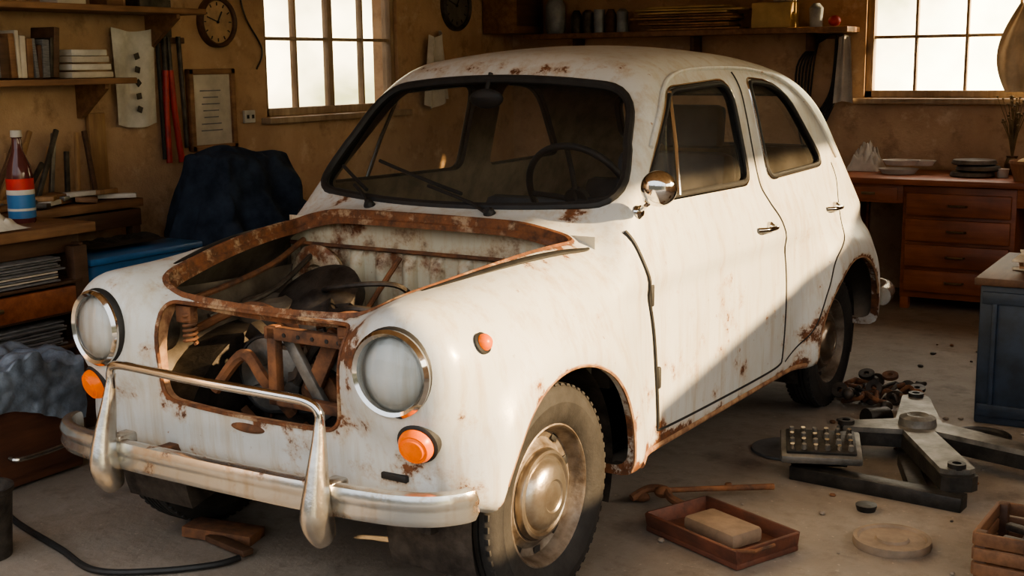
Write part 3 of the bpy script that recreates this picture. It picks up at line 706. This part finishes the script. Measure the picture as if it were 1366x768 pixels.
g=B(); g.lathe([(0,0),(.075,0),(.09,.20),(.096,.205),(.096,.22),(.085,.22),(.07,.02),(0,.02)],grime,Matrix.Translation((-.98,-.57,0)),36); g.lathe([(0,.17),(.084,.17)],black,Matrix.Translation((-.98,-.57,0)),36)
g.done('oil_bucket')
g=B(); X=Matrix.Translation((-2.04,.47,.85))
g.lathe([(0,0),(.050,0),(.053,.01),(.053,.19),(.046,.23),(.022,.29),(.018,.34),(.021,.342),(.021,.352),(0,.352)],simple('dark_bottle_glass',(.10,.03,.03),.1,0,.2,3,0),X,28)
g.lathe([(.0538,.02),(.0538,.13)],bluep,X,28); g.lathe([(.0538,.13),(.0538,.18)],simple('red_label',(.65,.04,.03),.5),X,28); g.lathe([(.0545,.115),(.0545,.135)],white,X,28); g.lathe([(.0545,.05),(.0545,.06)],white,X,28)
g.lathe([(0,.372),(.022,.372),(.023,.345)],white,X,20); g.done('soda_bottle')
steel=simple('tool_steel',(.30,.29,.28),.35,.8,.4,14,.2); redp=simple('red_paint',(.50,.04,.03),.4,0,.4,14,.2,c2=(.25,.02,.02))
g=B()
for i in range(12):
    y=.62+i*.052+random.uniform(-.02,.02); h=random.uniform(.22,.38); m=random.choice([woodP,steel,grime,grime,woodP,woodD,woodD]); an=random.uniform(-.7,.3)
    g.box((-2.49+random.uniform(-.04,.05),y,.856+h/2*math.cos(an)),(.018,.022,h*.98),m,rot=(an,-.08,0))
for i in range(16): g.box((-2.44+random.uniform(-.06,.04),.64+i*.04,.868+.012*(i%3)),(random.uniform(.05,.1),random.uniform(.1,.28),.022),random.choice([woodP,grime,woodO,steel,white]),rot=(0,random.uniform(-.1,.1),random.uniform(-1,1)))
g.done('hand_tools_pile')
g=B(); g.box((-2.575,1.335,1.052),(.025,.10,.40),woodP); g.done('wooden_slat')
g=B()
for i in range(8):
    y=-.30+i*.06; g.box((-2.0+random.uniform(-.1,.1),y,.863+i%3*.008),(random.uniform(.06,.2),.05,.02),random.choice([grime,steel,white,woodP]),rot=(0,0,random.uniform(-1,1)))
g.grid(lambda u,v_:(-2.02+.20*u,.10+.24*v_,.856+.09*math.sin(math.pi*u)*math.sin(math.pi*v_)*(.6+abs(noise.noise(Vector((u*5,v_*5,3)))))),24,24,white); g.done('bench_clutter')
def shelf(name,y0,y1,z,d=.26):
    g=B(); g.box((-2.6+d/2,(y0+y1)/2,z),(d,y1-y0,.028),woodO)
    for y in(y0+.35,y1-.14):
        g.prism([(0,0),(d*.8,0),(d*.8,-.02),(.03,-.16),(0,-.16)],-.012,.012,woodO,Matrix.Translation((-2.6,y,z-.014))@Matrix.Rotation(math.radians(90),4,'X'))
    g.done(name)
shelf('plank_shelf',.2,1.40,1.405); shelf('plank_shelf.001',.2,1.86,1.735,.28)
g=B(); y=.45; cols=[woodD,grime,woodO,woodD,greyp,grime,chestm,paper]
while y<.98:
    w_=random.uniform(.018,.05); h=random.uniform(.14,.27); g.box((-2.47,y+w_/2,1.425+h/2),(.16,w_*.9,h),random.choice(cols),rot=(random.uniform(-.12,.12),0,0)); y+=w_
g.done('row_of_books')
g=B()
for k,z in enumerate((.0,.035,.07,.10)): g.box((-2.46,1.17,1.435+z),(.17-.01*k,.24-.012*k,.028),white if k%2 else paper)
g.done('stack_of_boxes')
g=B(); g.box((-2.46,1.1,1.775),(.12,.16,.05),paper); g.box((-2.46,1.35,1.79),(.12,.1,.08),woodO); g.box((-2.45,1.6,1.77),(.1,.2,.04),grime); g.done('shelf_boxes')
def fnb(u,v_):
    y=1.46+.27*u; z=1.66-.47*v_; return (-2.58+.012*math.sin(u*9+v_*2)+.012,y,z-.02*math.sin(u*3.1))
T_=empty('hanging_towel')
o=cloth('towel_fabric',white,fnb,30,40); o.parent=T_
g=B()
for i in range(5): g.box((-2.553,1.60,1.52-.065*i),(.005,.030,.030),grime,rot=(.3+i,0,0))
g.done('towel_lettering',T_)
g=B()
for dy in(.0,.055):
    g.tube([(-2.57,1.79+dy*1.6,.98),(-2.57,1.79+dy,1.25),(-2.57,1.80+dy*.6,1.45)],.017,redp,10)
    g.tube([(-2.57,1.80+dy*.6,1.45),(-2.57,1.80+dy*.5,1.62)],.013,grime,8)
g.box((-2.57,1.815,1.66),(.03,.06,.09),grime); g.tube([(-2.57,1.76,1.0),(-2.57,1.755,1.6)],.010,black,8); g.tube([(-2.57,1.92,1.05),(-2.57,1.90,1.62)],.012,grime,8)
g.box((-2.59,1.83,1.60),(.02,.25,.03),woodD)
g.done('bolt_cutters')
def clock(name,y,z,r,face,rim):
    g=B(); X=Matrix.Translation((-2.6,y,z))@Matrix.Rotation(math.radians(90),4,'Y')
    g.lathe([(r,0),(r,.03),(r*.93,.045),(r*.84,.035),(r*.82,.022)],rim,X,48); g.lathe([(r*.84,.02),(0,.02)],face,X,48)
    for i in range(12): g.box((r*.70,0,.022),(r*.13,r*.04,.003),black,X=X@Matrix.Rotation(i*math.pi/6,4,'Z'),bev=0)
    g.box((r*.22,0,.025),(r*.5,r*.05,.003),black,X=X@Matrix.Rotation(2.6,4,'Z'),bev=0); g.box((r*.3,0,.027),(r*.65,r*.035,.003),black,X=X@Matrix.Rotation(4.4,4,'Z'),bev=0); g.ball((0,0,.025),r*.06,black,10,X)
    g.done(name)
clock('round_clock',2.20,1.70,.135,simple('sepia_face',(.42,.27,.15),.6),woodD); clock('round_clock.001',4.52,1.86,.17,simple('dark_face',(.16,.15,.13),.5),grime)
g=B(); yc,zc=2.13,1.24
g.box((-2.588,yc,zc),(.012,.30,.38),paper,bev=0)
for s_ in(-1,1): g.box((-2.583,yc+s_*.155,zc),(.034,.03,.43),woodO); g.box((-2.583,yc,zc+s_*.20),(.034,.34,.03),woodO)
for i in range(7): g.box((-2.58,yc-.01,zc+.10-.035*i),(.002,random.uniform(.08,.16),.006),greyp,bev=0)
g.done('framed_certificate')
g=B(); g.box((-2.59,2.42,1.19),(.02,.085,.07),white); g.box((-2.578,2.40,1.19),(.004,.015,.02),black,bev=0); g.box((-2.578,2.44,1.19),(.004,.015,.02),black,bev=0); g.done('power_socket')
g=B(); g.tube(spline([(-2.59,2.36,2.68),(-2.59,2.38,2.0),(-2.59,2.42,1.75),(-2.59,2.55,1.56),(-2.59,2.50,1.45)],8),.005,grime,6); g.done('loose_wire')
def fnw(u,v_):
    w_=.16*(.55+.45*v_); return (-2.57+.03*math.sin(u*12)+.02,4.22+w_*(u-.5)*2,1.66-.46*v_-.03*math.sin(u*5))
cloth('hanging_apron',white,fnw,40,30)
g=B(); g.box((-2.46,5.08,2.15),(.26,.42,.95),woodO); g.box((-2.325,5.08,2.15),(.012,.34,.85),woodD); g.done('corner_cupboard')
g=B(); g.box((-1.18,5.16,1.65),(2.34,.28,.035),woodO)
for x in(-2.0,-1.1,-.3): g.box((x,5.22,1.58),(.03,.14,.12),woodD)
g.done('plank_shelf.002')
blu=simple('jar_blue_white',(.35,.40,.45),.3,0,.5,8,.1); yel=simple('straw_paper',(.62,.46,.22),.8,0,.4,5,.3)
g=B()
g.lathe([(0,0),(.06,0),(.075,.05),(.07,.2),(.05,.24),(0,.24)],blu,Matrix.Translation((-2.15,5.15,1.668)),24); g.done('ceramic_jar')
g=B(); x=-1.98
for i in range(5): g.lathe([(0,0),(.04,0),(.04,.12+.02*(i%3)),(.02,.16),(0,.16)],random.choice([grime,blu,woodD]),Matrix.Translation((x+i*.09,5.15,1.668)),18)
g.done('row_of_tins')
g=B()
for i in range(9): g.box((-1.10+random.uniform(-.04,.04),5.15,1.677+i*.018),(.78-random.uniform(0,.25),.2,.014),random.choice([woodP,yel,yel,woodO]),rot=(0,random.uniform(-.01,.01),random.uniform(-.03,.03)))
g.done('stack_of_planks')
g=B(); g.box((-.52,5.15,1.75),(.26,.18,.16),yel); g.box((-.45,5.13,1.88),(.12,.12,.09),paper); g.done('cardboard_boxes')
g=B(); g.lathe([(0,0),(.04,0),(.045,.12),(.02,.15),(0,.15)],blu,Matrix.Translation((-.25,5.15,1.668)),18); g.ball((-.13,5.15,1.705),(.04,.04,.035),redp); g.done('small_pots')
g=B()
for k in range(6):
    a=.03+.022*k; g.tube(spline([(-.26+.014*k,5.27,1.62),(-.26-a,5.25,1.42),(-.29-a*.3,5.24,1.10-.04*k),(-.19+a*.5,5.25,1.26),(-.15,5.27,1.62)],8),.007,black,6)
g.box((-.21,5.28,1.61),(.2,.03,.03),woodD)
g.done('hanging_cables')
def fnc(u,v_): return (-.08+.11*(u-.5)*(.7+.5*v_)+.0*v_,5.22+.02*math.sin(u*10),1.62-.42*v_-.03*abs(u-.5))
cloth('hanging_rag',white,fnc,24,24)
def fnh(u,v_): return (1.02+(.05+.12*math.sin(v_*2.6))*(u-.5)*2,5.16-.05*math.sin(u*3.14)*math.sin(v_*3)+.02*math.sin(u*16+2*v_),1.78-.52*v_)
cloth('hanging_bag',simple('cream_canvas',(.80,.66,.46),.9,0,.3,8,.3),fnh,40,40)
g=B()
for k,(x,y,r) in enumerate(((.36,4.93,.12),(.38,4.91,.11),(.48,4.98,.09))): g.lathe([(0,0),(r*.8,0),(r,.03),(r*1.03,.03),(r*.85,.008),(0,.006)],white,Matrix.Translation((x,y,.773+.03*(k%2)+.025*k)),32,(1,.8))
g.done('enamel_plates')
g=B()
for k in range(3): g.lathe([(0,0),(.12,0),(.13,.008),(.12,.028),(.03,.035),(0,.035)],steel,Matrix.Translation((.80+.03*(k%2),4.9+.02*k,.773+.034*k)),36)
g.lathe([(0,0),(.03,.0),(.035,.05),(0,.05)],white,Matrix.Translation((.97,4.9,.773)),20); g.done('stack_of_hubcaps')
straw=simple('dried_stems',(.22,.16,.08),.9)
g=B(); g.lathe([(0,0),(.03,0),(.045,.05),(.03,.10),(.035,.11),(0,.11)],brass,Matrix.Translation((.98,5.12,.773)),20)
for i in range(36):
    a=random.random()*6.28; r=random.uniform(.02,.11); h=random.uniform(.2,.38); g.tube([(.98,5.12,.86),(.98+r*.4*math.cos(a),5.12+r*.3*math.sin(a),.86+h*.6),(.98+r*math.cos(a),5.12+r*.8*math.sin(a),.86+h)],.0025,straw,5); g.ball((.98+r*math.cos(a),5.12+r*.8*math.sin(a),.86+h),.008,straw,6)
g.done('dried_plant_in_vase')
g=B(); g.lathe([(0,0),(.10,0),(.13,.10),(.135,.10),(.13,.115),(.12,.10),(.09,.01),(0,.01)],wood('wicker',(.4,.2,.1),(.2,.1,.05),2),Matrix.Translation((1.16,4.74,.773)),30); g.ball((1.16,4.74,.86),(.1,.1,.05),yel); g.done('wicker_basket')
def fnk(u,v_):
    s_=math.sin(math.pi*u)*math.sin(math.pi*v_); q=Vector((u*6,v_*6,2)); return (.02+.20*u,4.98+.24*v_,.775+.20*max(0,s_)**.6*(.55+.8*abs(noise.noise(q))))
cloth('crumpled_cloth',white,fnk,40,40)
g=B(); g.box((1.72,2.70,.285),(.76,.72,.57),navy,bev=.01); g.box((1.72,2.70,.585),(.80,.76,.03),woodD)
for x in(1.40,1.72,2.03): g.box((x,2.335,.28),(.02,.012,.5),navy)
g.box((1.72,2.335,.06),(.74,.014,.05),navy); g.box((1.72,2.335,.52),(.74,.014,.05),navy)
g.done('navy_tool_cabinet')
g=B()
for i in range(7): g.box((1.62+random.uniform(-.03,.03),2.62+random.uniform(-.03,.03),.607+i*.012),(.34,.26,.009),random.choice([paper,white,woodO,paper]),rot=(0,0,random.uniform(-.3,.3)),bev=.001)
g.done('stack_of_papers')
dark=simple('black_iron',(.055,.05,.045),.5,.4,.6,16,.4,c2=(.02,.02,.018))
def disc(name,x,y,r,m,h=.02,hole=.2):
    g=B(); g.lathe([(r*hole,0),(r,0),(r*1.02,h*.3),(r,h),(r*.9,h),(r*.85,h*.7),(r*.45,h*.7),(r*.4,h),(r*hole,h),(r*hole,0)],m,Matrix.Translation((x,y,.0)),48); g.done(name)
disc('brake_disc',1.39,.86,.115,simple('stone_disc',(.30,.23,.165),.8),.025,.0); disc('flat_plate',.81,1.62,.14,simple('slate',(.10,.10,.10),.6),.01,.05); disc('clutch_plate',1.42,2.08,.11,dark,.03,.3)
g=B(); H=Vector((1.24,1.80))
arms=[((1.13,2.24),.11,.085),((1.72,1.66),.08,.08),((1.50,1.30),.12,.085),((.98,1.67),.09,.08)]
arms.sort(key=lambda a:math.atan2(a[0][1]-H.y,a[0][0]-H.x)); P=[]
for i,(e,w_,_) in enumerate(arms):
    e=Vector(e); d_=(e-H).normalized(); nrm=Vector((-d_.y,d_.x)); P+=[e-nrm*w_/2-d_*.02,e-nrm*w_*.3,e+nrm*w_*.3,e+nrm*w_/2-d_*.02]
    e2=Vector(arms[(i+1)%4][0]); d2=(e2-H).normalized()
    a1=math.atan2(d_.y,d_.x); a2=math.atan2(d2.y,d2.x)
    if a2<a1: a2+=2*math.pi
    am=(a1+a2)/2; P.append(H+Vector((math.cos(am),math.sin(am)))*.105)
P=[(p.x,p.y) for p in P]
g.prism(P,.05,.10,dark)
g.prism([(H.x+(p[0]-H.x)*.95,H.y+(p[1]-H.y)*.95) for p in P],.10,.118,irong)
g.lathe([(0,.0),(.07,0),(.065,.03),(.04,.04),(.02,.03),(0,.03)],irong,Matrix.Translation((H.x,H.y,.115)),28)
for e,_,_ in arms:
    g.lathe([(.015,0),(.03,0),(.03,.018),(.015,.018)],dark,Matrix.Translation((e[0]*.9+H.x*.1,e[1]*.9+H.y*.1,.115)),20); g.cyl((e[0]*.9+H.x*.1,e[1]*.9+H.y*.1,0),(e[0]*.9+H.x*.1,e[1]*.9+H.y*.1,.06),.025,.03,dark)
g.box((1.22,1.30,.025),(.60,.07,.05),dark,rot=(0,0,-.10)); g.box((1.30,1.48,.022),(.06,.36,.044),dark,rot=(0,0,.35))
g.cyl((1.05,2.1,.04),(.99,2.02,.05),.045,.04,dark,20)
g.done('suspension_subframe')
g=B(); X=Matrix.Translation((1.00,1.39,.105))@Matrix.Rotation(.35,4,'Z')@Matrix.Rotation(.22,4,'X')
g.box((0,0,0),(.28,.20,.03),irong,X=X,bev=.008); g.box((0,0,.02),(.24,.16,.012),dark,X=X)
for i in range(6):
    for j in range(4): g.cyl((-.10+.04*i,-.06+.04*j,.02),(-.10+.04*i,-.06+.04*j,.045),.011,.008,irong if (i+j)%2 else dullchrome,10,X)
g.box((0,.04,-.038),(.22,.08,.05),dark,X=X); g.box((0,.06,-.075),(.20,.05,.05),dark,X=X)
g.done('valve_plate')
redw=wood('red_tray_paint',(.23,.085,.05),(.09,.042,.03),0)
g=B(); X=Matrix.Translation((.925,.63,.0))@Matrix.Rotation(-.42,4,'Z')
g.box((0,0,.012),(.40,.26,.018),redw,X=X)
for s_ in(-1,1): g.box((0,s_*.125,.035),(.40,.012,.06),redw,X=X,rot=(-.2*s_,0,0)); g.box((s_*.195,0,.035),(.012,.25,.06),redw,X=X,rot=(0,.2*s_,0))
g.tube([(.18,-.13,.06),(.24,-.10,.07),(.24,-.02,.07)],.006,rust,8,X=X)
g.done('metal_tray')
g=B(); X=Matrix.Translation((.925,.625,.0))@Matrix.Rotation(-.42,4,'Z'); g.box((.01,0,.048),(.22,.13,.05),simple('tan_sponge',(.32,.23,.155),.9),X=X,bev=.022); g.done('sponge_block')
g=B(); g.cyl((.64,.85,.05),(.93,1.10,.035),.009,.011,rust,12); g.tube(spline([(.54,.80,.02),(.58,.85,.045),(.64,.85,.05),(.68,.81,.04),(.74,.81,.02)],6),.014,rust,8); g.ball((.635,.845,.045),(.03,.03,.02),rust,12); g.ball((.56,.83,.02),(.035,.02,.018),rust,12); g.done('rusty_wrench')
g=B()
for i in range(34):
    c=(.96+random.uniform(-.18,.16),2.46+random.uniform(-.18,.2),.02+random.uniform(0,.05))
    if i%2: g.tube(spline([c,(c[0]+random.uniform(-.1,.1),c[1]+random.uniform(-.1,.1),.06),(c[0]+random.uniform(-.1,.1),c[1]+random.uniform(-.1,.1),.02)],5),.010,random.choice([rust,grime]),8)
    elif i%4: g.ball(c,(random.uniform(.02,.04),random.uniform(.02,.03),random.uniform(.02,.03)),random.choice([rust,grime,grime]),10,rot=(0,.3,random.random()*3))
    else: g.lathe([(.012,0),(.035,0),(.035,.014),(.012,.014),(.012,0)],random.choice([rust,grime]),Matrix.Translation(c)@Matrix.Rotation(random.random()*1.2,4,'X'),18)
g.done('rusty_parts_heap')
g=B(); X=Matrix.Translation((1.86,.86,0))@Matrix.Rotation(-.05,4,'Z')
cw=wood('crate_wood',(.28,.14,.07),(.12,.06,.03),1)
for z in(.03,.075,.12):
    for s_ in(-1,1): g.box((0,s_*.15,z),(.40,.015,.038),cw,X=X); g.box((s_*.20,0,z),(.015,.30,.038),cw,X=X)
g.box((0,0,.01),(.40,.30,.012),cw,X=X)
for a in(-1,1):
    for c in(-1,1): g.box((a*.185,c*.135,.07),(.03,.03,.14),woodD,X=X)
for i in range(5): g.box((random.uniform(-.12,.12),random.uniform(-.08,.08),.10),(.03,.22,.02),grime,X=X,rot=(0,0,random.random()*3))
g.done('wooden_crate')
g=B()
for i in range(110):
    x=random.uniform(.75,1.9);y=random.uniform(.5,3.8); r=random.uniform(.004,.012); g.ball((x,y,r*.5),(r,r*1.3,r*.7),random.choice([rust,grime,conc,conc]),8,rot=(0,0,random.random()*3))
g.lathe([(0,0),(.03,0),(.035,.02),(0,.025)],dark,Matrix.Translation((1.24,1.12,0)),16)
g.done('floor_debris')
g=B(); g.box((-.45,-.10,.02),(.24,.10,.035),rust,rot=(0,.05,.25)); g.box((-.36,-.17,.018),(.20,.04,.02),woodD,rot=(0,.0,-.2)); g.done('wood_scraps')
g=B(); g.tube(spline([(-1.25,-.30,.012),(-1.1,-.36,.012),(-.80,-.44,.012),(-.58,-.50,.012),(-.42,-.42,.012),(-.30,-.30,.012),(-.27,-.22,.012)],10),.010,black,8); g.done('power_cable')
# ------------------------------------------------------------ lights, world, camera
wd=bpy.data.worlds.new('World'); S.world=wd; wd.use_nodes=True; t=wd.node_tree; bg=t.nodes['Background']
tc=t.nodes.new('ShaderNodeTexCoord'); n=N(t,'ShaderNodeTexNoise',Scale=8.,Detail=5.); t.links.new(tc.outputs['Generated'],n.inputs['Vector'])
c=ramp(t,n.outputs[0],.40,(.22,.21,.09),.60,(1.0,.84,.56)); sx=t.nodes.new('ShaderNodeSeparateXYZ'); t.links.new(tc.outputs['Generated'],sx.inputs[0])
dt=t.nodes.new('ShaderNodeVectorMath'); dt.operation='DOT_PRODUCT'; t.links.new(tc.outputs['Generated'],dt.inputs[0]); dt.inputs[1].default_value=(.45,.89,0)
gl=t.nodes.new('ShaderNodeMapRange'); t.links.new(dt.outputs['Value'],gl.inputs[0]); gl.inputs[1].default_value=-.4; gl.inputs[2].default_value=.85; gl.inputs[3].default_value=1.9; gl.inputs[4].default_value=11.0
up=ramp(t,sx.outputs[2],.15,BL,.5,WH); c=mixc(t,up,c,(.95,.90,.82))
fr=t.nodes.new('ShaderNodeMapRange'); t.links.new(dt.outputs['Value'],fr.inputs[0]); fr.inputs[1].default_value=-.6; fr.inputs[2].default_value=.1
# unseen front outdoors, invented for reflection contrast: dark ground, tree line, cool sky
n3=N(t,'ShaderNodeTexNoise',Scale=9.,Detail=5.); t.links.new(tc.outputs['Generated'],n3.inputs['Vector'])
ad=N(t,'ShaderNodeMath',operation='MULTIPLY_ADD'); t.links.new(n3.outputs[0],ad.inputs[0]); ad.inputs[1].default_value=-.22; t.links.new(sx.outputs[2],ad.inputs[2])
front=ramp(t,ad.outputs[0],-.02,(.10,.095,.08),.05,(.86,.92,1.0))
c=mixc(t,fr.outputs[0],front,c)
t.links.new(c,bg.inputs[0]); t.links.new(gl.outputs[0],bg.inputs[1])
su=bpy.data.lights.new('sun','SUN'); su.energy=15; su.angle=.015; su.color=(1,.70,.38); so=bpy.data.objects.new('sun',su); COL.objects.link(so)
so.rotation_euler=Vector((1,.30,.40)).to_track_quat('Z','Y').to_euler()
cam=bpy.data.cameras.new('camera'); co=bpy.data.objects.new('camera',cam); COL.objects.link(co); S.camera=co
cam.sensor_width=36; cam.lens=1662.99/1366*36; cam.clip_start=.05
yaw,pit,roll=.5426,.1775,-.0123
Fv=Vector((-math.sin(yaw)*math.cos(pit),math.cos(yaw)*math.cos(pit),-math.sin(pit))); Rv=Vector((math.cos(yaw),math.sin(yaw),0)); Uv=Rv.cross(Fv)
R2=Rv*math.cos(roll)+Uv*math.sin(roll); U2=-Rv*math.sin(roll)+Uv*math.cos(roll)
mt=Matrix((R2,U2,-Fv)).transposed().to_4x4(); mt.translation=(2.2678,-2.826,1.4589); co.matrix_world=mt
